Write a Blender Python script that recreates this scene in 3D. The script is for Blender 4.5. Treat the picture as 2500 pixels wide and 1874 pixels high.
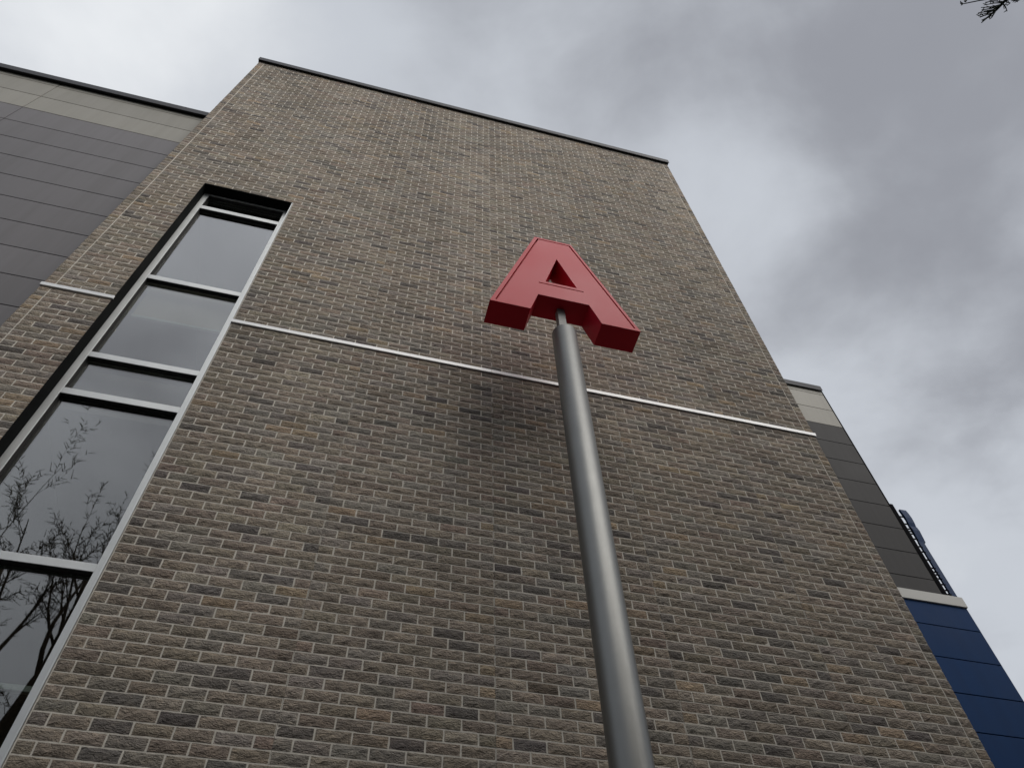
import bpy, bmesh, math, random
import numpy as np
from mathutils import Vector, Matrix, noise as mnoise

S = bpy.context.scene
for o in list(bpy.data.objects):
    bpy.data.objects.remove(o, do_unlink=True)
COL = S.collection
R = math.radians
EYE = 1.60

# ------------------------------------------------------------------ camera
F_PX, YAW, PITCH, ROLL = 1892.3, 0.291425, 0.950996, -0.0478549
def cam_axes():
    cy, sy, cp, sp = math.cos(YAW), math.sin(YAW), math.cos(PITCH), math.sin(PITCH)
    f = Vector((sy*cp, cy*cp, sp)); r = Vector((cy, -sy, 0)); u = r.cross(f)
    c, s = math.cos(ROLL), math.sin(ROLL)
    return c*r + s*u, -s*r + c*u, f
CR, CU, CF = cam_axes()
cd = bpy.data.cameras.new('camera')
cam = bpy.data.objects.new('camera', cd); COL.objects.link(cam)
M = Matrix((( CR.x, CU.x, -CF.x, 0), (CR.y, CU.y, -CF.y, 0), (CR.z, CU.z, -CF.z, EYE), (0, 0, 0, 1)))
cam.matrix_world = M
cd.sensor_fit = 'HORIZONTAL'; cd.sensor_width = 36.0
cd.lens = F_PX/2500*36.0
cd.clip_start = 0.05; cd.clip_end = 3000
S.camera = cam

def project(p):
    """world point -> photo pixel (2500 x 1874)"""
    v = Vector(p) - Vector((0, 0, EYE)); z = v.dot(CF)
    return 1250 + F_PX*v.dot(CR)/z, 937 - F_PX*v.dot(CU)/z, z

# ------------------------------------------------------------------ sky and sun
SUN_DIR = Vector((0.38, -0.76, 0.84)).normalized()      # towards the veiled sun
SUN_EL = math.asin(SUN_DIR.z); SUN_AZ = math.atan2(SUN_DIR.x, SUN_DIR.y)
W = bpy.data.worlds.new('World'); S.world = W; W.use_nodes = True
nt = W.node_tree; nt.nodes.clear()
def N(t, kind, **kw):
    n = t.nodes.new(kind)
    for k, v in kw.items(): setattr(n, k, v)
    return n
def math_node(t, op, a, b=None, clamp=False):
    n = N(t, 'ShaderNodeMath', operation=op, use_clamp=clamp)
    for i, x in enumerate((a, b)):
        if x is None: continue
        if isinstance(x, (int, float)): n.inputs[i].default_value = x
        else: t.links.new(x, n.inputs[i])
    return n.outputs[0]
out = N(nt, 'ShaderNodeOutputWorld')
sky = N(nt, 'ShaderNodeTexSky', sky_type='NISHITA', sun_disc=False)
sky.sun_elevation = SUN_EL; sky.sun_rotation = SUN_AZ; sky.air_density = 1.2; sky.dust_density = 2.0
bg_sky = N(nt, 'ShaderNodeBackground'); bg_sky.inputs['Strength'].default_value = 0.10
nt.links.new(sky.outputs[0], bg_sky.inputs['Color'])
tc = N(nt, 'ShaderNodeTexCoord')
sep = N(nt, 'ShaderNodeSeparateXYZ'); nt.links.new(tc.outputs['Generated'], sep.inputs[0])
zc = math_node(nt, 'MAXIMUM', sep.outputs['Z'], 0.0)
zc = math_node(nt, 'ADD', zc, 0.12)                       # flat cloud deck, softened at the horizon
u_ = math_node(nt, 'DIVIDE', sep.outputs['X'], zc)
v_ = math_node(nt, 'DIVIDE', sep.outputs['Y'], zc)
uv = N(nt, 'ShaderNodeCombineXYZ'); nt.links.new(u_, uv.inputs[0]); nt.links.new(v_, uv.inputs[1])
def cloud_noise(scale, detail, rough, off, dist=0.0):
    mp = N(nt, 'ShaderNodeMapping'); mp.inputs['Location'].default_value = off
    mp.inputs['Rotation'].default_value = (0, 0, 0.5); mp.inputs['Scale'].default_value = (1.0, 1.12, 1.0)
    nt.links.new(uv.outputs[0], mp.inputs[0])
    n = N(nt, 'ShaderNodeTexNoise'); n.inputs['Scale'].default_value = scale
    n.inputs['Detail'].default_value = detail; n.inputs['Roughness'].default_value = rough
    n.inputs['Distortion'].default_value = dist
    nt.links.new(mp.outputs[0], n.inputs['Vector']); return n.outputs['Fac']
n1 = cloud_noise(1.3, 5, 0.50, (2.3, 4.1, 0.7), 0.25)
n2 = cloud_noise(4.4, 6, 0.52, (7.1, 1.9, 3.0), 0.15)
# cloud banks in the part of the deck overhead: (u, v, radius, amount)
BANKS = [(-0.36, 0.24, 0.22, 0.24), (-0.15, 0.20, 0.20, 0.08), (0.04, 0.10, 0.18, -0.10), (0.20, 0.24, 0.16, 0.03),
         (0.54, 0.06, 0.26, -0.20), (0.41, 0.29, 0.10, 0.07), (0.50, 0.24, 0.06, 0.04), (0.70, 0.34, 0.24, -0.10), (0.95, 0.75, 0.22, 0.06)]
acc = math_node(nt, 'MULTIPLY', math_node(nt, 'SUBTRACT', n1, 0.5), 0.45)
acc = math_node(nt, 'ADD', acc, math_node(nt, 'MULTIPLY', math_node(nt, 'SUBTRACT', n2, 0.5), 0.42))
for (bu, bv, br, ba) in BANKS:
    du = math_node(nt, 'SUBTRACT', u_, bu); dv = math_node(nt, 'SUBTRACT', v_, bv)
    d2 = math_node(nt, 'ADD', math_node(nt, 'MULTIPLY', du, du), math_node(nt, 'MULTIPLY', dv, dv))
    g = math_node(nt, 'EXPONENT', math_node(nt, 'MULTIPLY', d2, -1.0/(br*br)))
    acc = math_node(nt, 'ADD', acc, math_node(nt, 'MULTIPLY', g, ba))
lum = math_node(nt, 'ADD', acc, 0.55)
ramp = N(nt, 'ShaderNodeValToRGB'); nt.links.new(lum, ramp.inputs[0])
cr = ramp.color_ramp; cr.interpolation = 'EASE'
cr.elements[0].position = 0.05; cr.elements[0].color = (0.20, 0.212, 0.24, 1)
cr.elements[1].position = 0.95; cr.elements[1].color = (0.86, 0.88, 0.90, 1)
e = cr.elements.new(0.32); e.color = (0.304, 0.312, 0.340, 1)
e = cr.elements.new(0.60); e.color = (0.570, 0.598, 0.642, 1)
bg_cl = N(nt, 'ShaderNodeBackground'); bg_cl.inputs['Strength'].default_value = 0.76
nt.links.new(ramp.outputs[0], bg_cl.inputs['Color'])
mixw = N(nt, 'ShaderNodeMixShader'); mixw.inputs[0].default_value = 0.93
nt.links.new(bg_sky.outputs[0], mixw.inputs[1]); nt.links.new(bg_cl.outputs[0], mixw.inputs[2])
nt.links.new(mixw.outputs[0], out.inputs['Surface'])

sl = bpy.data.lights.new('sun', 'SUN'); sl.energy = 1.5; sl.angle = R(54); sl.color = (1.0, 0.95, 0.885)
sun = bpy.data.objects.new('sun', sl); COL.objects.link(sun)
sun.location = (8, -16, 20)
sun.rotation_euler = (-SUN_DIR).to_track_quat('-Z', 'Y').to_euler()

S.view_settings.view_transform = 'Standard'; S.view_settings.look = 'None'
S.view_settings.exposure = 0.45; S.view_settings.gamma = 1.0
S.render.engine = 'CYCLES'
S.cycles.max_bounces = 6; S.cycles.diffuse_bounces = 3; S.cycles.glossy_bounces = 3; S.cycles.transparent_max_bounces = 8

# ------------------------------------------------------------------ helpers
def tag(o, label=None, cat=None, group=None, kind=None):
    if label: o['label'] = label
    if cat: o['category'] = cat
    if group: o['group'] = group
    if kind: o['kind'] = kind
    return o
def empty(name, loc=(0, 0, 0)):
    o = bpy.data.objects.new(name, None); o.location = loc; o.empty_display_size = 0.2
    COL.objects.link(o); return o
def link(name, me, mat, parent=None, loc=None, smooth=False):
    if mat is not None and not me.materials: me.materials.append(mat)
    o = bpy.data.objects.new(name, me); COL.objects.link(o)
    if parent is not None:
        o.parent = parent
        # meshes are written in world coordinates: undo the parents' offsets
        off = Vector((0, 0, 0)); p = parent
        while p is not None: off += p.location; p = p.parent
        o.location = (Vector(loc) if loc else Vector((0, 0, 0))) - off
    elif loc: o.location = loc
    if smooth:
        me.polygons.foreach_set('use_smooth', [True]*len(me.polygons))
    return o
class MB:
    def __init__(s): s.v = []; s.f = []
    def add(s, v, f):
        b = len(s.v); s.v += [tuple(p) for p in v]; s.f += [tuple(i+b for i in q) for q in f]; return s
    def box(s, x0, x1, y0, y1, z0, z1):
        v = [(x, y, z) for z in (z0, z1) for y in (y0, y1) for x in (x0, x1)]
        return s.add(v, [(0,2,3,1),(4,5,7,6),(0,1,5,4),(2,6,7,3),(0,4,6,2),(1,3,7,5)])
    def tube(s, pts, rad, n=8, cap=True):
        pts = [Vector(p) for p in pts]; rings = []
        a = None
        for i, p in enumerate(pts):
            d = (pts[min(i+1, len(pts)-1)] - pts[max(i-1, 0)]).normalized()
            if a is None:
                a = d.orthogonal().normalized()
            a = (a - d*a.dot(d)).normalized(); b = d.cross(a)
            r = rad[i] if hasattr(rad, '__len__') else rad
            rings.append([p + r*(math.cos(2*math.pi*k/n)*a + math.sin(2*math.pi*k/n)*b) for k in range(n)])
        v = [q for rg in rings for q in rg]; f = []
        for i in range(len(rings)-1):
            for k in range(n):
                f.append((i*n+k, i*n+(k+1) % n, (i+1)*n+(k+1) % n, (i+1)*n+k))
        if cap: f.append(tuple(range(n-1, -1, -1))); f.append(tuple((len(rings)-1)*n+k for k in range(n)))
        return s.add(v, f)
    def mesh(s, name):
        me = bpy.data.meshes.new(name); me.from_pydata(s.v, [], s.f); me.update(); return me
    def build(s, name, mat, parent=None, bevel=0.0, smooth=False):
        me = s.mesh(name)
        if bevel > 0:
            bm = bmesh.new(); bm.from_mesh(me)
            bmesh.ops.recalc_face_normals(bm, faces=bm.faces)
            bmesh.ops.bevel(bm, geom=list(bm.edges), offset=bevel, segments=2, affect='EDGES', profile=0.6)
            bm.to_mesh(me); bm.free()
        return link(name, me, mat, parent, smooth=smooth)
def box(name, x0, x1, y0, y1, z0, z1, mat, parent=None, bevel=0.0):
    return MB().box(x0, x1, y0, y1, z0, z1).build(name, mat, parent, bevel)

# ------------------------------------------------------------------ materials
def new_mat(name):
    m = bpy.data.materials.new(name); m.use_nodes = True
    return m, m.node_tree, m.node_tree.nodes['Principled BSDF']
def ramp_node(t, fac, stops):
    r = N(t, 'ShaderNodeValToRGB'); t.links.new(fac, r.inputs[0])
    el = r.color_ramp.elements
    el[0].position, el[0].color = stops[0][0], (*stops[0][1], 1)
    el[1].position, el[1].color = stops[-1][0], (*stops[-1][1], 1)
    for p, c in stops[1:-1]:
        e = el.new(p); e.color = (*c, 1)
    return r.outputs[0]
def noise(t, vec, scale, detail=3, rough=0.5, dist=0.0):
    n = N(t, 'ShaderNodeTexNoise'); n.inputs['Scale'].default_value = scale
    n.inputs['Detail'].default_value = detail; n.inputs['Roughness'].default_value = rough
    n.inputs['Distortion'].default_value = dist
    t.links.new(vec, n.inputs['Vector']); return n.outputs['Fac']
def mapped(t, vec, scale=(1, 1, 1), rot=(0, 0, 0), loc=(0, 0, 0)):
    mp = N(t, 'ShaderNodeMapping'); mp.inputs['Scale'].default_value = scale
    mp.inputs['Rotation'].default_value = rot; mp.inputs['Location'].default_value = loc
    t.links.new(vec, mp.inputs[0]); return mp.outputs[0]
def mulcol(t, a, b, fac=1.0):
    m = N(t, 'ShaderNodeMix', data_type='RGBA', blend_type='MULTIPLY'); m.inputs[0].default_value = fac
    for s_, x in ((6, a), (7, b)):
        if isinstance(x, tuple): m.inputs[s_].default_value = (*x, 1)
        else: t.links.new(x, m.inputs[s_])
    return m.outputs[2]
def bump(t, h, strength, dist, prev=None):
    b = N(t, 'ShaderNodeBump'); b.inputs['Strength'].default_value = strength
    b.inputs['Distance'].default_value = dist; t.links.new(h, b.inputs['Height'])
    if prev is not None: t.links.new(prev, b.inputs['Normal'])
    return b.outputs[0]

def brick_material(name, source):
    m, t, p = new_mat(name)
    g = N(t, 'ShaderNodeNewGeometry')
    if source == 'object':
        oi = N(t, 'ShaderNodeObjectInfo'); col = oi.outputs['Color']
    else:
        at = N(t, 'ShaderNodeAttribute', attribute_name='brick_colour'); col = at.outputs['Color']
    pos = g.outputs['Position']
    # split-face stone: ridges that run diagonally across each brick, pits, pale mineral veins
    diag = mapped(t, pos, (1.0, 1.0, 2.1), (0, R(-24), 0))
    ridge = noise(t, diag, 30, 3, 0.62, 0.9)
    fine = noise(t, pos, 190, 1.5, 0.6)
    tone = noise(t, mapped(t, pos, (1, 1, 1.6)), 16, 2, 0.6)
    c1 = mulcol(t, col, ramp_node(t, tone, [(0.25, (0.70, 0.69, 0.70)), (0.5, (1.0, 1.0, 1.0)), (0.78, (1.28, 1.24, 1.18))]))
    c2 = mulcol(t, c1, ramp_node(t, fine, [(0.3, (0.80, 0.80, 0.80)), (0.7, (1.15, 1.15, 1.15))]))
    t.links.new(c2, p.inputs['Base Color'])
    p.inputs['Roughness'].default_value = 0.93; p.inputs['Specular IOR Level'].default_value = 0.25
    b1 = bump(t, ridge, 1.0, 0.0210)
    t.links.new(bump(t, fine, 0.5, 0.0018, b1), p.inputs['Normal'])
    return m
BRICK_OBJ = brick_material('split_face_brick', 'object')
BRICK_ATT = brick_material('split_face_brick_field', 'attribute')

def plain(name, col, rough=0.5, metal=0.0, var=0.10, scale=3.0, spec=0.5, streak=None, bumpd=0.0):
    m, t, p = new_mat(name)
    g = N(t, 'ShaderNodeNewGeometry'); vec = g.outputs['Position']
    v2 = mapped(t, vec, streak) if streak else vec
    n = noise(t, v2, scale, 5, 0.6)
    lo, hi = 1-var, 1+var
    cc = mulcol(t, col, ramp_node(t, n, [(0.3, (lo, lo, lo)), (0.7, (hi, hi, hi))]))
    if 'panel' in name:
        oi = N(t, 'ShaderNodeObjectInfo')
        cc = mulcol(t, cc, ramp_node(t, oi.outputs['Random'], [(0.0, (.94, .94, .94)), (1.0, (1.05, 1.05, 1.05))]))
        st = noise(t, mapped(t, vec, (1, 1, .05)), 7, 3, 0.65)
        cc = mulcol(t, cc, ramp_node(t, st, [(0.35, (.93, .93, .92)), (0.6, (1.02, 1.02, 1.02))]))
    t.links.new(cc, p.inputs['Base Color'])
    rr = math_node(t, 'ADD', math_node(t, 'MULTIPLY', math_node(t, 'SUBTRACT', n, 0.5), 0.25), rough)
    t.links.new(rr, p.inputs['Roughness'])
    p.inputs['Metallic'].default_value = metal; p.inputs['Specular IOR Level'].default_value = spec
    if bumpd: t.links.new(bump(t, noise(t, vec, scale*12, 3, 0.6), 0.6, bumpd), p.inputs['Normal'])
    return m
MORTAR = plain('mortar', (0.66, 0.62, 0.55), 0.95, 0, 0.14, 30, 0.2, bumpd=0.002)
SEAL = plain('panel_sealant', (0.09, 0.08, 0.07), 0.8, 0, 0.1, 8)
WHITE_TRIM = plain('white_aluminium_trim', (0.84, 0.85, 0.86), 0.38, 0.1, 0.05, 5)
FRAME = plain('anodised_frame', (0.62, 0.64, 0.64), 0.42, 0.45, 0.06, 4)
COPING = plain('dark_coping_metal', (0.060, 0.062, 0.070), 0.55, 0.0, 0.08, 3, spec=0.12)
REVEAL = plain('dark_reveal_flashing', (0.008, 0.009, 0.009), 0.7, 0.0, 0.1, 4, spec=0.03)
PANEL_D = plain('charcoal_panel', (0.178, 0.172, 0.180), 0.55, 0.0, 0.05, 0.9, spec=0.2, streak=(1, 1, 0.4))
PANEL_L = plain('stone_grey_panel', (0.310, 0.300, 0.270), 0.55, 0.0, 0.04, 0.9, spec=0.2, streak=(1, 1, 0.4))
PANEL_B = plain('navy_panel', (0.004, 0.031, 0.106), 0.55, 0.0, 0.06, 0.9, spec=0.06)
PANEL_D_SHADED = plain('shaded_charcoal_panel', (0.058, 0.057, 0.058), 0.6, 0.0, 0.05, 0.9, spec=0.08)  # charcoal cladding darkened in colour for the weaker light on the right block
PALE_TRIM = plain('pale_grey_coping', (0.50, 0.50, 0.48), 0.5, 0.0, 0.05, 2, spec=0.2)
GALV = plain('dull_galvanised_tube', (0.30, 0.305, 0.30), 0.55, 0.3, 0.08, 8, spec=0.3)
JOINT = plain('joint_shadow_gasket', (0.02, 0.02, 0.02), 0.8, 0, 0.1, 4)
RED = plain('red_paint', (0.60, 0.017, 0.040), 0.40, 0.0, 0.03, 0.9, spec=0.16)
BLUE = plain('blue_sign_enamel', (0.004, 0.026, 0.085), 0.45, 0.0, 0.06, 5, spec=0.08)
BLACK = plain('black_metal', (0.004, 0.004, 0.005), 0.8, 0.0, 0.1, 5, spec=0.02)
ROOM = plain('dim_room_plaster', (0.30, 0.28, 0.26), 0.8, 0, 0.08, 2)
BLIND = plain('beige_roller_blind', (0.80, 0.70, 0.58), 0.8, 0, 0.05, 20)
BAR = plain('pale_green_edge', (0.80, 0.88, 0.83), 0.5, 0, 0.05, 5)
ROOF = plain('roof_membrane', (0.20, 0.20, 0.20), 0.9, 0, 0.1, 2)
ASPHALT = plain('dark_asphalt', (0.036, 0.035, 0.034), 0.9, 0, 0.25, 12, bumpd=0.004)
BARK = plain('bark', (0.105, 0.082, 0.055), 0.92, 0, 0.35, 18, 0.2, streak=(1, 1, 0.3), bumpd=0.006)
TWIG = plain('twig', (0.090, 0.070, 0.045), 0.9, 0, 0.3, 20, 0.2)
NEEDLE = plain('dark_needles', (0.020, 0.035, 0.016), 0.7, 0, 0.35, 6, 0.3)

# brushed stainless steel for the post
STEEL, t, p = new_mat('brushed_steel')
g = N(t, 'ShaderNodeNewGeometry')
n = noise(t, mapped(t, g.outputs['Position'], (60, 60, 1.4)), 5, 4, 0.6)
n_b = noise(t, g.outputs['Position'], 3, 4, 0.6)
t.links.new(mulcol(t, (0.205, 0.208, 0.202), ramp_node(t, n_b, [(0.3, (0.93, 0.93, 0.93)), (0.7, (1.06, 1.06, 1.06))])), p.inputs['Base Color'])
t.links.new(math_node(t, 'ADD', math_node(t, 'MULTIPLY', n, 0.14), 0.38), p.inputs['Roughness'])
p.inputs['Metallic'].default_value = 1.0
p.inputs['Anisotropic'].default_value = 0.2
t.links.new(bump(t, n, 0.05, 0.001), p.inputs['Normal'])

# coated glazing: mirror-like at a slant, see-through head on
GLASS, t, p = new_mat('coated_glass')
t.nodes.remove(p)
mo = t.nodes['Material Output']
lw = N(t, 'ShaderNodeLayerWeight'); lw.inputs['Blend'].default_value = 0.5
fac = math_node(t, 'ADD', math_node(t, 'MULTIPLY', math_node(t, 'POWER', lw.outputs['Facing'], 1.8), 1.10), 0.09, True)
gl = N(t, 'ShaderNodeBsdfGlossy'); gl.inputs['Roughness'].default_value = 0.01
gl.inputs['Color'].default_value = (0.90, 0.88, 0.87, 1)
tr = N(t, 'ShaderNodeBsdfTransparent'); tr.inputs['Color'].default_value = (0.74, 0.77, 0.75, 1)
gg = N(t, 'ShaderNodeNewGeometry')
wav = noise(t, gg.outputs['Position'], 1.6, 2, 0.5)
t.links.new(bump(t, wav, 0.10, 0.004), gl.inputs['Normal'])
ms = N(t, 'ShaderNodeMixShader')
t.links.new(fac, ms.inputs[0]); t.links.new(tr.outputs[0], ms.inputs[1]); t.links.new(gl.outputs[0], ms.inputs[2])
t.links.new(ms.outputs[0], mo.inputs['Surface'])

# ------------------------------------------------------------------ ground
gm = MB().add([(-400, -400, 0), (400, -400, 0), (400, 400, 0), (-400, 400, 0)], [(0, 1, 2, 3)])
tag(gm.build('ground', ASPHALT), kind='structure')

# ------------------------------------------------------------------ brick tower
D = 4.05                                   # distance of the brick face from the lens
XW = -1.380                                # right jamb of the tall window: the bond starts here
BM, CH, JT = 0.200, 0.075, 0.0105           # brick module, course height, joint
XJL, XJR = XW - 7.5*BM, XW + 28.5*BM       # straight joints beside the corner bricks
XL, XR = -2.972, 4.410                     # tower corners
WX0, WX1 = XW - 5*BM, XW                   # window opening
SZ0, SZ1 = 7.628, 7.674                    # string course
NTOP = 105
ZTOP = SZ1 + NTOP*CH                       # top of the brickwork
WZ1 = SZ1 + 36*CH                          # window head
WZ0 = 0.9                                  # window sill, below the frame
YM = D + 0.0020                             # mortar plane
YB = D + 6.5                               # back of the tower

tower = tag(empty('brick_tower', (0.7, D, 0)), 'tall grey-brown split-face brick tower wall with a narrow glazed strip', 'building')
# mortar-faced wall slab with the window opening left free
mb = MB()
mb.box(XL+.004, WX0, YM, YM+.30, 0, ZTOP)
mb.box(WX1, XR-.004, YM, YM+.30, 0, ZTOP)
mb.box(WX0, WX1, YM, YM+.30, WZ1, ZTOP)
mb.box(WX0, WX1, YM, YM+.30, 0, WZ0)
mb.box(XL+.004, XL+.30, YM+.30, YB, 0, ZTOP)
mb.box(XR-.30, XR-.004, YM+.30, YB, 0, ZTOP)
mb.box(XL+.30, XR-.30, YB-.3, YB, 0, ZTOP)
mb.build('wall', MORTAR, tower)
box('roof', XL+.30, XR-.30, YM+.30, YB-.3, ZTOP-.5, ZTOP-.3, ROOF, tower)

rng = random.Random(11)
PAL = [((0.328, 0.280, 0.228), 54), ((0.302, 0.272, 0.236), 25), ((0.192, 0.174, 0.158), 7),
       ((0.390, 0.308, 0.224), 4), ((0.325, 0.264, 0.216), 6), ((0.362, 0.316, 0.260), 4)]
def brick_colour():
    r = rng.uniform(0, sum(w for _, w in PAL))
    for c, w in PAL:
        r -= w
        if r <= 0: break
    k = rng.gauss(1.0, 0.10)
    return tuple(max(0.02, a*k*rng.gauss(1, 0.012)) for a in c)

# every brick: (x0, x1, z0, z1)
specs = []
def course(z0, ri):
    z1 = z0 + CH - JT
    off = 0.0 if ri % 2 == 0 else 0.5
    edges = [-7.5] + [k + off for k in range(-8, 30) if -7.5 < k + off < 28.5] + [28.5]
    if z0 < WZ1 - 0.02 and z1 > WZ0:
        segs = []
        for a, b in zip(edges[:-1], edges[1:]):
            if b <= -5 or a >= 0: segs.append((a, b))
            elif a < -5: segs.append((a, -5))
            elif b > 0: segs.append((0, b))
    else:
        segs = list(zip(edges[:-1], edges[1:]))
    for a, b in segs:
        if b - a < 0.2: continue
        # the prefabricated wall panels are six bricks wide: a fine seam cuts the bricks there
        cuts = [k for k in (6, 12, 18, 24) if a < k < b]
        pr = [a] + cuts + [b]
        for c0, c1 in zip(pr[:-1], pr[1:]):
            g0 = 0.0010 if c0 in cuts else JT/2
            g1 = 0.0010 if c1 in cuts else JT/2
            if abs(c0) < 1e-6 and z0 < WZ1: g0 = 0.012
            if abs(c1+5) < 1e-6 and z0 < WZ1: g1 = 0.008
            specs.append((XW + c0*BM + g0, XW + c1*BM - g1, z0, z1, 0))
    specs.append((XL, XJL - JT/2, z0, z1, 1)); specs.append((XJR + JT/2, XR, z0, z1, 1))
for i in range(NTOP): course(SZ1 + i*CH + JT/2, i + 1)
i = 0
while SZ0 - (i+1)*CH > 0.02:
    course(SZ0 - (i+1)*CH + JT/2, i + 1); i += 1

NX, NZ = 6, 3
def brick_mesh(w, h, r, depth=0.020):
    """rough-faced brick centred on its face: front grid, then a skirt back into the mortar"""
    v = []; f = []
    slope = r.uniform(-1, 1); sl2 = r.uniform(-1, 1)
    for j in range(NZ+1):
        for i_ in range(NX+1):
            edge = i_ in (0, NX) or j in (0, NZ)
            x = (i_/NX - .5)*w; z = (j/NZ - .5)*h
            if edge:
                y = 0.0004 + r.uniform(-.0008, .0008)
                x += r.uniform(-.0012, .0012); z += r.uniform(-.0012, .0012)
            else:
                x += r.uniform(-.25, .25)*w/NX; z += r.uniform(-.22, .22)*h/NZ
                y = -0.0040 + r.gauss(0, .0016) + slope*.0016*(2*i_/NX-1) + sl2*.0012*(2*j/NZ-1)
            v.append((x, y, z))
    for j in range(NZ):
        for i_ in range(NX):
            a = j*(NX+1)+i_; f.append((a, a+1, a+NX+2, a+NX+1))
    loop = [i_ for i_ in range(NX+1)] + [j*(NX+1)+NX for j in range(1, NZ+1)] + \
           [NZ*(NX+1)+i_ for i_ in range(NX-1, -1, -1)] + [j*(NX+1) for j in range(NZ-1, 0, -1)]
    b = len(v)
    for k in loop: v.append((v[k][0], depth, v[k][2]))
    n = len(loop)
    for k in range(n):
        f.append((loop[k], b+k, b+(k+1) % n, loop[(k+1) % n]))
    return v, f
# the 300 bricks that show largest are parts of their own, the rest one field
def shown(sp):
    x0, x1, z0, z1, _ = sp
    cx = cz = 0; q = [project((x, D, z)) for x in (x0, x1) for z in (z0, z1)]
    if min(k[2] for k in q) < 0.5: return 0
    us = [k[0] for k in q]; vs = [k[1] for k in q]
    cu, cv = sum(us)/4, sum(vs)/4
    if not (-20 < cu < 2520 and -20 < cv < 1894): return 0
    pl = 1412 + (cv-1100)*0.157                        # behind the post
    hid = abs(cu - pl) < 30 + (cv-800)*0.02 and cv > 800
    a, b_, c_, d_ = q[0], q[1], q[3], q[2]
    P = (a, b_, c_, d_)
    ar = abs(sum(P[k][0]*P[(k+1) % 4][1]-P[(k+1) % 4][0]*P[k][1] for k in range(4)))/2
    return 0 if hid else ar
order = sorted(range(len(specs)), key=lambda k: -shown(specs[k]))
big = set(order[:300])
vr = random.Random(5)
variants = {}
def variant(w, h):
    key = (round(w, 3), round(h, 3))
    L = variants.setdefault(key, [])
    if len(L) < 24:
        v, f = brick_mesh(w, h, vr); me = bpy.data.meshes.new('brick'); me.from_pydata(v, [], f)
        me.materials.append(BRICK_OBJ); L.append(me); return me
    return vr.choice(L)
FV = []; FF = []; FC = []; nb = 0
for k, sp in enumerate(specs):
    x0, x1, z0, z1, corner = sp
    c = brick_colour()
    cx, cz = (x0+x1)/2, (z0+z1)/2
    kb = 1 + .16*mnoise.noise((cx*.55, 3.1, cz*.40)) + .09*mnoise.noise((cx*1.9, 7.7, cz*1.6)) + .12*mnoise.noise((cx*1.6, 1.3, cz*.10))   # batches
    c = tuple(a*kb for a in c)
    yoff = D + rng.uniform(-.0012, .0012)
    if k in big:
        o = bpy.data.objects.new('brick', variant(x1-x0, z1-z0)); COL.objects.link(o)
        o.parent = tower; o.location = Vector((cx, yoff, cz)) - tower.location
        o.color = (*c, 1)
    else:
        v, f = brick_mesh(x1-x0, z1-z0, rng, 0.14 if corner else 0.016)
        FV += [(a+cx, b+yoff, d+cz) for a, b, d in v]
        FF += [tuple(q+nb for q in g) for g in f]; nb += len(v)
        FC += [(*c, 1.0)]*len(v)
me = bpy.data.meshes.new('brick_field'); me.from_pydata(FV, [], FF)
at = me.color_attributes.new('brick_colour', 'FLOAT_COLOR', 'POINT')
at.data.foreach_set('color', np.array(FC, dtype=np.float32).ravel())
tag(link('brick_field', me, BRICK_ATT, tower), kind='stuff')
for k in (6, 12, 18, 24):
    x = XW + k*BM
    for za, zb in ((0, SZ0), (SZ1, ZTOP)):
        box('panel_joint', x-.0009, x+.0009, YM-.0004, YM+.002, za+.002, zb-.002, SEAL, tower)
# white string course, broken by the window
for xa, xb in ((XL-.006, WX0), (WX1, 1.0135), (1.0150, XR+.008)):
    box('string_course', xa, xb, D-.0165, YM+.004, SZ0, SZ1, WHITE_TRIM, tower, 0.0015)
# parapet coping, in lengths, with a drip lip
cuts = [XL-.022, -0.4, 2.1, XR+.028]
for a, b in zip(cuts[:-1], cuts[1:]):
    mb = MB(); mb.box(a+.0015, b-.0015, D-.045, YM+.36, ZTOP+.03, ZTOP+.14)
    mb.box(a+.0015, b-.0015, D-.045, D-.038, ZTOP-.002, ZTOP+.03)
    mb.build('coping', COPING, tower)
mb = MB(); mb.box(XL+.004, XR-.004, YM-.03, YM+.30, ZTOP, ZTOP+.03); mb.build('coping_packer', JOINT, tower)

# ---- tall glazed strip
YF, YG = D+.116, D+.162                    # frame face, glass
win = tag(empty('window', (-1.88, YF, WZ0)), None); win.parent = tower; win.location = Vector((-1.88, YF, WZ0)) - tower.location
box('reveal', WX0-.006, WX0+.0015, D-.003, YF+.03, WZ0, WZ1, REVEAL, win)
box('reveal', WX1-.010, WX1+.004, D+.002, YF+.03, WZ0, WZ1, FRAME, win)
box('head_flashing', WX0+.002, WX1-.010, D-.002, YF+.03, WZ1-.012, WZ1+.003, REVEAL, win)
JL0, JL1 = WX0+.002, -2.322                # jambs
JR0, JR1 = -1.464, WX1-.011
box('jamb', JL0, JL1, YF, YF+.12, WZ0, WZ1-.013, FRAME, win, 0.002)
box('jamb', JR0, JR1, YF, YF+.12, WZ0, WZ1-.013, FRAME, win, 0.002)
def tz(tv): return tv*YF + EYE
TR = [(2.0948, 2.1075), (2.0070, 2.0250), (1.6045, 1.6210), (1.2808, 1.2970), (1.1605, 1.1770), (0.7800, 0.7950), (0.30, 0.315), (-0.165, -0.150)]
for k, (a, b) in enumerate(TR):
    box('transom', JL1+.0005, JR0-.0005, YF+.0006, YF+.10, tz(a), (WZ1-.0135 if k == 0 else tz(b)), FRAME, win, 0.002)
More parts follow.
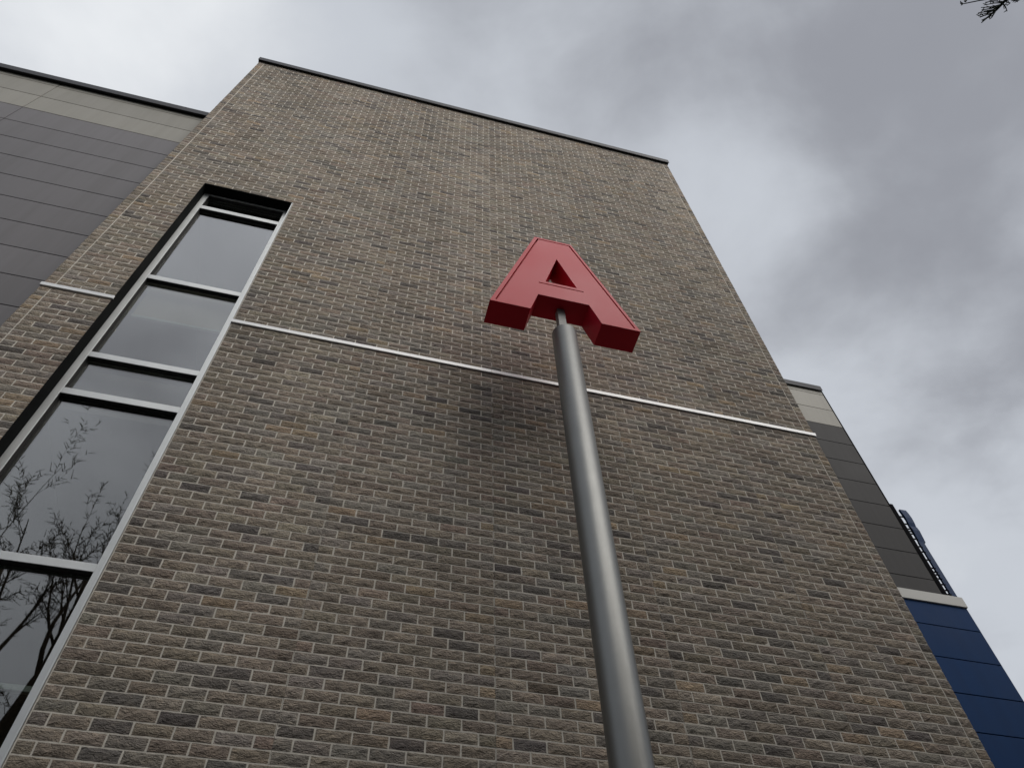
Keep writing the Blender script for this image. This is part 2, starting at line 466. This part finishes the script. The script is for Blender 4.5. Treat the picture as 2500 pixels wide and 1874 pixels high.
for k in range(len(TR)-1):
    zt, zb = tz(TR[k][0]), tz(TR[k+1][1])
    box('pane', JL1-.006, JR0+.006, YG, YG+.008, zb-.006, zt+.006, GLASS, win)
    mb = MB()                               # black seal round the pane, plus dark strips standing in for shade
    mb.box(JL1, JL1+.007, YG-.006, YG-.001, zb, zt); mb.box(JR0-.007, JR0, YG-.006, YG-.001, zb, zt)
    mb.box(JL1+.007, JR0-.007, YG-.006, YG-.001, zt-.007, zt); mb.box(JL1+.007, JR0-.007, YG-.006, YG-.001, zb, zb+.007)
    mb.box(JL1+.0003, JL1+.003, YF+.008, YG-.006, zb+.001, zt-.004)  # dark strip over the jamb return, painted-in shade
    mb.box(JL1+.003, JR0-.001, YF+.006, YG-.006, zt-.003, zt-.0003)  # dark strip under the transom, blackens its underside as shade
    mb.build('gasket_and_shade_strips', JOINT, win)
# the rooms behind the glass
rm = MB()
rm.box(-2.62, -2.45, YM+.31, 7.4, 0.05, WZ1+.3); rm.box(1.2, 1.3, YM+.31, 7.4, 0.05, WZ1+.3)
rm.box(-2.45, 1.2, 7.3, 7.4, 0.05, WZ1+.3); rm.box(-2.45, 1.2, YM+.31, 7.3, WZ1+.08, WZ1+.3)
rm.box(-2.45, 1.2, YM+.31, 7.3, tz(1.165)+.02, tz(1.295))
rm.build('room', ROOM, win)
bl = box('roller_blind', -2.305, -1.40, YG+.10, YG+.104, 7.845, tz(1.6045)+.10, BLIND, win)
box('blind_bar', -2.305, -1.40, YG+.092, YG+.112, 7.81, 7.845, BAR, win, 0.003)
box('floor_edge', -2.40, -1.38, YG+.10, YG+.18, 4.125, 4.16, BAR, win, 0.003)
box('spandrel', -2.40, -1.38, YG+.12, YG+.16, 2.9, 4.12, REVEAL, win)

# ------------------------------------------------------------------ panel-clad buildings
def panel_rows(parent, xs, y, zs, mats, gap=0.010, depth=0.05):
    """flat cladding panels: zs descending joint heights, xs ascending joint positions"""
    for r_ in range(len(zs)-1):
        for c_ in range(len(xs)-1):
            g = gap/2
            box('panel', xs[c_]+(g*.7 if c_ else 0), xs[c_+1]-(g*.7 if c_ < len(xs)-2 else 0), y, y+depth, zs[r_+1]+g, zs[r_]-g, mats[r_], parent, 0.003)
YL = 4.17
left = tag(empty('panel_clad_building', (-8, YL, 0)), 'grey panel-clad building with pale top band, left of the brick tower', 'building')
k = YL
zl = [2.6370, 2.5250, 2.4110] + [2.4110-.1128*i for i in range(1, 14)]
zl = [z*k + EYE for z in zl]
ztopL = 2.6570*k + EYE
zl_full = [ztopL+.05] + zl
while zl_full[-1] > 0.5: zl_full.append(zl_full[-1]-.1128*k)
xsL = [-14.2, -11.13, -8.04, -1.1855*k, XL-.002]
panel_rows(left, xsL, YL, zl_full, [PANEL_L]*3 + [PANEL_D]*60, 0.011)
box('backing', -14.2, XL-.003, YL+.042, YL+6.0, 0.0, ztopL+.045, JOINT, left)
for a, b in ((-14.2, -8.0), (-8.0, -.7345*(YL-.06)-.0)):
    mb = MB(); mb.box(a+.001, b-.001, YL-.055, YL+.50, ztopL+.052, ztopL+.145)
    mb.box(a+.001, b-.001, YL-.055, YL-.047, ztopL+.012, ztopL+.052)
    mb.build('coping', COPING, left)

YR = 6.53; XRR = 7.797
right = tag(empty('panel_clad_building', (6, YR, 0)), 'grey panel-clad block, panels darkened for shade, with pale top band, right of and behind the brick tower', 'building')
zr = [1.6980, 1.6275, 1.5557]
zr = [z*YR + EYE for z in zr] + [ (1.5557-.0722*i)*YR + EYE for i in range(1, 22)]
zr = [z for z in zr if z > 0.2]
ztopR = 1.7130*YR + EYE
panel_rows(right, [XR+.05, XRR], YR, [ztopR+.05]+zr, [PANEL_L]*3+[PANEL_D_SHADED]*60, 0.011)
box('backing', XR+.05, XRR-.004, YR+.042, YR+7, 0, ztopR+.045, JOINT, right)
mb = MB(); mb.box(XR+.01, XRR+.012, YR-.035, YR+.5, ztopR+.052, ztopR+.140)
mb.box(XR+.01, XRR+.012, YR-.035, YR-.028, ztopR+.008, ztopR+.052); mb.build('coping', COPING, right)
box('corner_trim', XRR-.002, XRR+.020, YR-.004, YR+.03, 8.0, ztopR+.05, BLACK, right)

YBL = 6.30; XBR = 7.765
navy = tag(empty('navy_panel_block', (6, YBL, 0)), 'low navy blue panel-clad block with white coping at the right edge', 'building')
zb_ = [0.9283-.0747*i for i in range(0, 13)]
zb_ = [z*YBL + EYE for z in zb_]; zb_ = [z for z in zb_ if z > .1]
ztopB = 0.9845*YBL + EYE
panel_rows(navy, [XR+.05, XBR], YBL, [ztopB+.06]+zb_, [PANEL_B]*40, 0.012)
box('backing', XR+.05, XBR-.004, YBL+.042, YR-.002, 0, ztopB+.05, JOINT, navy)
box('side_panel', XBR-.001, XBR+.012, YBL+.003, YR-.002, 0, ztopB+.05, PANEL_B, navy)
mb = MB()
zc0, zc1 = ztopB+.004, ztopB+.162
mb.add([(XR+.03, YBL-.022, zc0), (XBR+.018, YBL-.022, zc0), (XBR+.018, YBL-.022, zc1), (XR+.03, YBL-.022, zc1),
        (XR+.03, YR-.003, zc0), (XBR+.018, YR-.003, zc0), (XBR+.018, YR-.003, zc1), (XR+.03, YR-.003, zc1)],
       [(0,1,2,3),(5,4,7,6),(4,0,3,7),(1,5,6,2),(3,2,6,7),(4,5,1,0)])
mb.build('coping', PALE_TRIM, navy, 0.004)
box('corner_trim', XBR+.0125, XBR+.034, YBL+.02, YBL+.12, 0, 6.55, BLACK, navy)

# ------------------------------------------------------------------ blue sign seen edge-on at the far corner
sg = tag(empty('projecting_sign', (XRR+.2, 6.6, 8)), 'narrow blue sign seen edge-on, bracketed to the far grey corner', 'sign')
def yz_prism(name, prof, x0, x1, mat):
    v = [(x0, y, z) for y, z in prof] + [(x1, y, z) for y, z in prof]; n = len(prof)
    f = [tuple(range(n)), tuple(range(2*n-1, n-1, -1))] + [(i_, i_+n, (i_+1) % n+n, (i_+1) % n) for i_ in range(n)]
    me = MB().add(v, f).mesh(name); bm = bmesh.new(); bm.from_mesh(me); bmesh.ops.recalc_face_normals(bm, faces=bm.faces)
    bm.to_mesh(me); bm.free(); return link(name, me, mat, sg)
yz_prism('emblem', [(6.606, 9.940), (6.594, 9.86), (6.586, 9.76), (6.592, 9.66), (6.606, 9.585), (6.634, 9.585), (6.622, 9.72), (6.636, 9.940)], 8.038, 8.152, BLUE)
yz_prism('lettering', [(6.598, 9.583), (6.588, 9.50), (6.600, 9.36), (6.608, 9.285), (6.636, 9.285), (6.630, 9.583)], 8.038, 8.152, BLUE)
yz_prism('sign_band', [(6.605, 9.283), (6.605, 8.02), (6.635, 8.02), (6.635, 9.283)], 8.030, 8.118, BLUE)
box('back_rail', XRR+.0225, 7.918, 6.565, 6.60, 8.0, 9.98, BLACK, sg)
box('ladder_rail', 7.938, 7.950, 6.585, 6.60, 8.02, 9.72, COPING, sg)
z = 8.06
sr = random.Random(2)
while z < 9.80:
    box('stand_off', 7.917, 8.045, 6.603, 6.62, z, z+.014, BLACK, sg); z += sr.choice((.05, .07, .10, .15))

# ------------------------------------------------------------------ red letter on its steel post
DP = 3.60; PX, PY = DP*.4104, DP*.9119; PR = DP*.0295
A0 = PY/1.0351; A1 = A0*1.073             # front and back of the letter
zl_ = lambda tv: tv*A0 + EYE
sign = tag(empty('letter_sign', (PX, PY, 0)), 'red three-dimensional letter A on a brushed steel post before the brick wall', 'sign')
xa = lambda tv: tv*A0
zb, zt, zc_ = zl_(1.8388), zl_(2.3160), zl_(1.9300)
outer = [(xa(.2487), zb), (xa(.3634), zb), (xa(.3898), zc_), (xa(.5412), zc_), (xa(.5683), zb), (xa(.6831), zb), (xa(.5224), zt), (xa(.3998), zt)]
hole = [(xa(.4170), zl_(2.0172)), (xa(.5140), zl_(2.0172)), (xa(.4640), zl_(2.1850))]
def letter_mesh():
    bm = bmesh.new()
    def ring(pts, y): return [bm.verts.new((x, y, z_)) for x, z_ in pts]
    for y in (A0, A1):
        o_ = ring(outer, y); h_ = ring(hole, y)
        es = [bm.edges.new((o_[i_], o_[(i_+1) % 8])) for i_ in range(8)] + [bm.edges.new((h_[i_], h_[(i_+1) % 3])) for i_ in range(3)]
        bmesh.ops.triangle_fill(bm, use_beauty=True, edges=es)
        if y == A0: of, hf = o_, h_
        else: ob, hb = o_, h_
    for i_ in range(8): bm.faces.new((of[i_], of[(i_+1) % 8], ob[(i_+1) % 8], ob[i_]))
    for i_ in range(3): bm.faces.new((hf[i_], hf[(i_+1) % 3], hb[(i_+1) % 3], hb[i_]))
    bmesh.ops.recalc_face_normals(bm, faces=bm.faces)
    me = bpy.data.meshes.new('letter'); bm.to_mesh(me); bm.free(); return me
def slot(mb, p0, p1, w=0.017, d=0.028):
    a, b = Vector((p0[0], 0, p0[1])), Vector((p1[0], 0, p1[1])); dr = (b-a).normalized(); nn = Vector((-dr.z, 0, dr.x))*w/2
    a -= dr*w*.5; b += dr*w*.5
    q = [a+nn, b+nn, b-nn, a-nn]
    v = [(k_.x, A0-.02, k_.z) for k_ in q] + [(k_.x, A0+d, k_.z) for k_ in q]
    mb.add(v, [(0,1,2,3),(7,6,5,4),(0,4,5,1),(1,5,6,2),(2,6,7,3),(3,7,4,0)])
lm = letter_mesh(); lo = link('letter', lm, RED, sign)
G = dict(tl=(xa(.4104), zl_(2.3040)), tr=(xa(.5155), zl_(2.3040)), bl=(xa(.2673), zl_(1.8520)), br=(xa(.6660), zl_(1.8520)),
         ul=(xa(.3985), zl_(2.0030)), ur=(xa(.5308), zl_(2.0030)))
for a, b in (('bl', 'tl'), ('tl', 'tr'), ('tr', 'br'), ('ul', 'ur')):
    cm = MB(); slot(cm, G[a], G[b]); cme = cm.mesh('cut'); bm = bmesh.new(); bm.from_mesh(cme); bmesh.ops.recalc_face_normals(bm, faces=bm.faces); bm.to_mesh(cme); bm.free()
    co = bpy.data.objects.new('cut', cme); COL.objects.link(co); co.location = lo.matrix_basis.translation + sign.location
    md = lo.modifiers.new('b', 'BOOLEAN'); md.object = co; md.operation = 'DIFFERENCE'; md.solver = 'EXACT'
    bpy.context.view_layer.update()
    dg = bpy.context.evaluated_depsgraph_get(); nm = bpy.data.meshes.new_from_object(lo.evaluated_get(dg))
    lo.modifiers.clear(); lo.data = nm
    bpy.data.objects.remove(co, do_unlink=True)
lo.data.name = 'letter'
md = lo.modifiers.new('edge', 'BEVEL'); md.width = 0.0025; md.segments = 2; md.limit_method = 'ANGLE'; md.angle_limit = R(40)
ZP = 1.7904*(PY-PR*.912) + EYE                        # post head
mb = MB(); prof = [(PR, 0.0), (PR, ZP-.006), (PR-.002, ZP-.0015), (PR-.007, ZP)]; n = 72
v = [(PX+r_*math.cos(2*math.pi*k/n), PY+r_*math.sin(2*math.pi*k/n), z_) for r_, z_ in prof for k in range(n)]
f = [(i_*n+k, i_*n+(k+1) % n, (i_+1)*n+(k+1) % n, (i_+1)*n+k) for i_ in range(len(prof)-1) for k in range(n)]
f.append(tuple((len(prof)-1)*n+k for k in range(n)))
po = mb.add(v, f).build('post', STEEL, sign, smooth=True)
sw = 0.034*DP/3.6*1.05
box('spigot', PX-sw, PX+sw, PY-.012, PY+.055, ZP-.002, zc_-.0005, GALV, sign, 0.004)
mb = MB(); mb.tube([(PX, PY, 0.001), (PX, PY, .03)], .22, 32); mb.build('base_plate', STEEL, sign)

# ------------------------------------------------------------------ trees
class Tree:
    def __init__(s, seed): s.r = random.Random(seed); s.trunk = MB(); s.crown = MB()
    def spurs(s, pts, dens, ln):
        r = s.r
        for a, b in zip(pts[:-1], pts[1:]):
            L = (b-a).length
            for _ in range(max(1, int(L*dens))):
                p = a.lerp(b, r.random()); d = (b-a).normalized()
                q = d.orthogonal().normalized(); q.rotate(Matrix.Rotation(r.uniform(0, 6.283), 3, d))
                e = p + (q*.8 + d*r.uniform(.3, 1.0)).normalized()*ln*r.uniform(.5, 1.3)
                w = 0.0050
                s.crown.tube([p, e], [w*1.5, w*.6], 3, False)
                if r.random() < .35: s.leaf(e, .012)
    def leaf(s, p, sz):
        r = s.r; n = Vector((r.uniform(-1, 1), r.uniform(-1, 1), r.uniform(-1, 1))).normalized(); a = n.orthogonal().normalized()*sz; b = n.cross(a)*.6
        s.crown.add([p-a, p-b, p+a, p+b], [(0, 1, 2, 3)])
    def limb(s, p, d, L, rad, depth, up=0.25, spread=0.6, trunk=False):
        r = s.r; n = max(3, int(L/.35)); pts = [Vector(p)]; d = Vector(d).normalized()
        for _ in range(n):
            d = (d + Vector((r.gauss(0, .09), r.gauss(0, .09), r.gauss(0, .06) + up*.16))).normalized()
            pts.append(pts[-1] + d*L/n)
        rads = [rad*(1-.72*i_/n) for i_ in range(n+1)]
        (s.trunk if trunk else s.crown).tube(pts, rads, 9 if rad > .06 else (6 if rad > .02 else 4), False)
        if depth <= 1: s.spurs(pts, 22, .12)
        if depth == 0: return
        k = {4: 5, 3: 5, 2: 4, 1: 4}[depth]
        for i_ in range(k):
            tt = .28 + .70*(i_+r.random()*.7)/k
            j = min(n-1, int(tt*n)); q = pts[j].lerp(pts[j+1], tt*n-j)
            dd = (pts[j+1]-pts[j]).normalized(); o_ = dd.orthogonal().normalized()
            o_.rotate(Matrix.Rotation(r.uniform(0, 6.283), 3, dd))
            nd = dd + o_*spread*r.uniform(.6, 1.3)
            s.limb(q, nd, L*r.uniform(.36, .54), rads[j]*r.uniform(.48, .64), depth-1, up, spread)
    def build(s, name, base, label, crown_mat, group):
        t_ = tag(empty(name, base), label, 'tree', group)
        s.trunk.build('trunk', BARK, t_, smooth=True); s.crown.build('crown', crown_mat, t_)
        return t_
def bare_tree(base, H, fork, seed, label, lean=(0, 0), rad=.17):
    T = Tree(seed); b = Vector(base); r = T.r
    pts = [b + Vector((lean[0]*k/8 + r.gauss(0, .02), lean[1]*k/8 + r.gauss(0, .02), fork*k/8)) for k in range(9)]
    pts[0].z = -.05
    T.trunk.tube(pts, [rad*(1.25 if k == 0 else 1-.055*k) for k in range(9)], 12, False)
    for k in range(7):
        a = k*2.4 + r.uniform(-.3, .3); q = pts[8] if k < 4 else pts[5+k % 3]
        sp_ = .30 if k < 4 else .75
        T.limb(q - Vector((0, 0, .1)), (math.cos(a)*sp_, math.sin(a)*sp_, 1), (H-fork)*r.uniform(.72, 1.0)*(1 if k < 4 else .8), rad*.52*(1 if k < 4 else .6), 3, .35, .62)
    return T.build('bare_tree', base, label, TWIG, 'bare trees mirrored in the window')
bare_tree((-4.30, -2.6, 0), 10.8, 6.9, 3, 'bare spiky tree whose trunk is mirrored in the lower window panes', (.25, 0), .17)
bare_tree((-7.3, -3.6, 0), 11.0, 6.8, 8, 'bare tree mirrored at the left edge of the lower window', (.1, 0), .13)

# tree on the right: one bough reaches into the top right corner
T = Tree(21)
base = Vector((7.6, -3.4, 0))
H = 13.0
pts = [base + Vector((T.r.gauss(0, .03), T.r.gauss(0, .03), H*k/12)) for k in range(13)]; pts[0].z = -.05
T.trunk.tube(pts, [.26*(1-.075*k) for k in range(13)], 12, False)
def needles(tr, pts, dens, ln):
    r = tr.r
    for a, b in zip(pts[:-1], pts[1:]):
        d = (b-a).normalized()
        for _ in range(max(2, int((b-a).length*dens))):
            p_ = a.lerp(b, r.random()); q = d.orthogonal().normalized(); q.rotate(Matrix.Rotation(r.uniform(0, 6.283), 3, d))
            e_ = (q*.55 + d*r.uniform(.5, 1.2)).normalized(); w_ = e_.orthogonal().normalized()*.0022
            tip = p_ + e_*ln*r.uniform(.6, 1.2)
            tr.crown.add([p_-w_, p_+w_, tip], [(0, 1, 2)])
            u2 = e_.cross(w_)
            tr.crown.add([p_-u2, p_+u2, tip], [(0, 1, 2)])
def bough(tr, p0, p1, rad, sag=.25, dens=150, subs=8, ln=.085):
    r = tr.r; p0, p1 = Vector(p0), Vector(p1); n = 9
    P = [p0.lerp(p1, k/n) - Vector((0, 0, sag*math.sin(math.pi*k/n))) + Vector((r.gauss(0, .03), r.gauss(0, .03), 0))*(0 < k < n) for k in range(n+1)]
    tr.crown.tube(P, [rad*(1-.85*k/n)+.003 for k in range(n+1)], 6, False)
    needles(tr, P[n//2:], dens, ln)
    for k in range(subs):
        j = min(n-1, 2 + int((n-2)*(k+r.random())/subs)); q = P[j]; d = (P[j+1]-P[j]).normalized()
        s_ = Vector((-d.y, d.x, 0))*(1 if k % 2 else -1)
        e_ = q + (d*.8 + s_*.7 + Vector((0, 0, r.uniform(-.25, .25)))).normalized()*r.uniform(.4, .9)*(1.2-.06*j)
        Q = [q.lerp(e_, m_/4) + Vector((0, 0, -.04*math.sin(math.pi*m_/4))) for m_ in range(5)]
        tr.crown.tube(Q, [.010, .008, .006, .005, .003], 4, False); needles(tr, Q, dens, ln)
for k in range(44):
    zz = 3.0 + (H-3.4)*k/44; a = k*2.399; L = 3.1*(1-(zz/H)**1.6) + .5
    q = base + Vector((0, 0, zz))
    tip = q + Vector((math.cos(a)*L, math.sin(a)*L, T.r.uniform(-.1, .5)))
    u1, v1, z1 = project(tip)
    if z1 > 0.3 and -200 < u1 < 2700 and -200 < v1 < 2000: continue
    bough(T, q, tip, .035, .2, 60, 7, .10)
def aim(u, v, dist):
    d = (CF + CR*((u-1250)/F_PX) - CU*((v-937)/F_PX)).normalized(); return Vector((0, 0, EYE)) + d*dist
root = base + Vector((0, 0, 8.6)); DB = 7.0
def px_twig(pts, r0, r1, n=4):
    rr = T.r; P = [aim(u, v, DB + rr.uniform(-.05, .05)) for u, v in pts]; m = len(P)
    T.crown.tube(P, [r0 + (r1-r0)*k/(m-1) for k in range(m)], n, True)
    return P
tip0 = aim(2600, -90, DB+.1)
P0 = [root.lerp(tip0, k/6) - Vector((0, 0, .12*math.sin(math.pi*k/6))) for k in range(7)]
T.crown.tube(P0, [.034-.003*k for k in range(7)], 7, False)
px_twig([(2600, -90), (2530, -48), (2480, -14), (2453, 3), (2432, 25), (2412, 42), (2396, 56)], .017, .0035, 6)
TW = [[(2434, 22), (2412, 32), (2388, 38)], [(2430, 26), (2408, 29), (2388, 32)], [(2424, 32), (2406, 37), (2392, 43)],
      [(2416, 40), (2405, 46), (2398, 51)], [(2430, 28), (2425, 37), (2421, 44)], [(2418, 37), (2416, 43), (2417, 47)],
      [(2444, 12), (2424, 17), (2395, 19)], [(2442, 14), (2420, 21), (2396, 25)], [(2440, 16), (2424, 24), (2404, 27)],
      [(2448, 7), (2428, 8), (2402, 13)], [(2450, 5), (2430, 3), (2405, 6)], [(2462, -4), (2440, -2), (2414, 3)],
      [(2455, 4), (2466, 8), (2459, 14)], [(2468, -2), (2480, 2), (2488, -2)], [(2448, 9), (2455, 18), (2459, 28)],
      [(2475, -12), (2490, 0), (2480, 4)]]
for tw in TW:
    px_twig(tw, .0062, .0025)
    for _ in range(4):
        k_ = T.r.uniform(.2, .95); a_ = tw[0] if k_ < .5 else tw[1]; b_ = tw[1] if k_ < .5 else tw[2]; f_ = (k_ % .5)*2
        q_ = (a_[0]+(b_[0]-a_[0])*f_, a_[1]+(b_[1]-a_[1])*f_)
        px_twig([q_, (q_[0]+T.r.uniform(-11, 1), q_[1]+T.r.uniform(-4, 7))], .0045, .002, 3)
px_twig([(2480, -14), (2440, -6), (2390, 2), (2356, 9), (2350, 10)], .006, .003)
for (u_c, v_c) in ((2349, 11), (2357, 4), (2346, 8)):
    for _ in range(7):
        px_twig([(u_c, v_c), (u_c+T.r.uniform(-5, 5), v_c+T.r.uniform(-6, 5))], .006, .002, 3)
T.build('pine_tree', tuple(base), 'pine tree with one needled bough hanging into the top right corner', NEEDLE, None)

# unseen grove added behind the viewpoint to shade the lower wall; mirrored in the post
gr = random.Random(77); gb = MB()
for (gx, gy, gh, gw) in ((0.6, -6.8, 16.0, 2.4), (3.8, -5.9, 17.0, 2.7), (7.6, -6.4, 17.5, 2.8), (11.4, -5.2, 16.5, 2.8), (15.0, -3.2, 16.5, 2.8), (5.8, -9.4, 19.0, 3.0), (10.0, -9.2, 19.0, 3.0), (1.6, -10.0, 19.0, 2.8), (-2.6, -8.2, 16.5, 2.3), (-13.2, -7.4, 17.0, 2.9), (-15.6, -3.4, 16.0, 2.9), (14.2, 0.6, 10.5, 2.6)):
    gb.tube([(gx, gy, 0), (gx+.05, gy, gh*.5), (gx, gy, gh*.97)], [.24, .15, .03], 8, False)
    for k in range(5200):
        h = gr.random()**1.15; z = .8 + (gh-.8)*h; rmax = gw*(1-h)**.8*(1+.18*math.sin(h*46+gx)) + .12
        a = gr.uniform(0, 6.283); r_ = rmax*math.sqrt(gr.uniform(.08, 1))
        c = Vector((gx+r_*math.cos(a), gy+r_*math.sin(a), z - .12*r_))
        d = Vector((math.cos(a), math.sin(a), gr.uniform(-.5, .2))); sd = Vector((-math.sin(a), math.cos(a), gr.uniform(-.4, .4)))
        L = gr.uniform(.26, .50); w = L*.42
        gb.add([c-d*L*.6, c+sd*w, c+d*L, c-sd*w], [(0, 1, 2, 3)])
tag(gb.build('unseen_shade_grove', NEEDLE), 'unseen pine grove added behind the viewpoint to shade the lower wall', None, None, 'stuff')
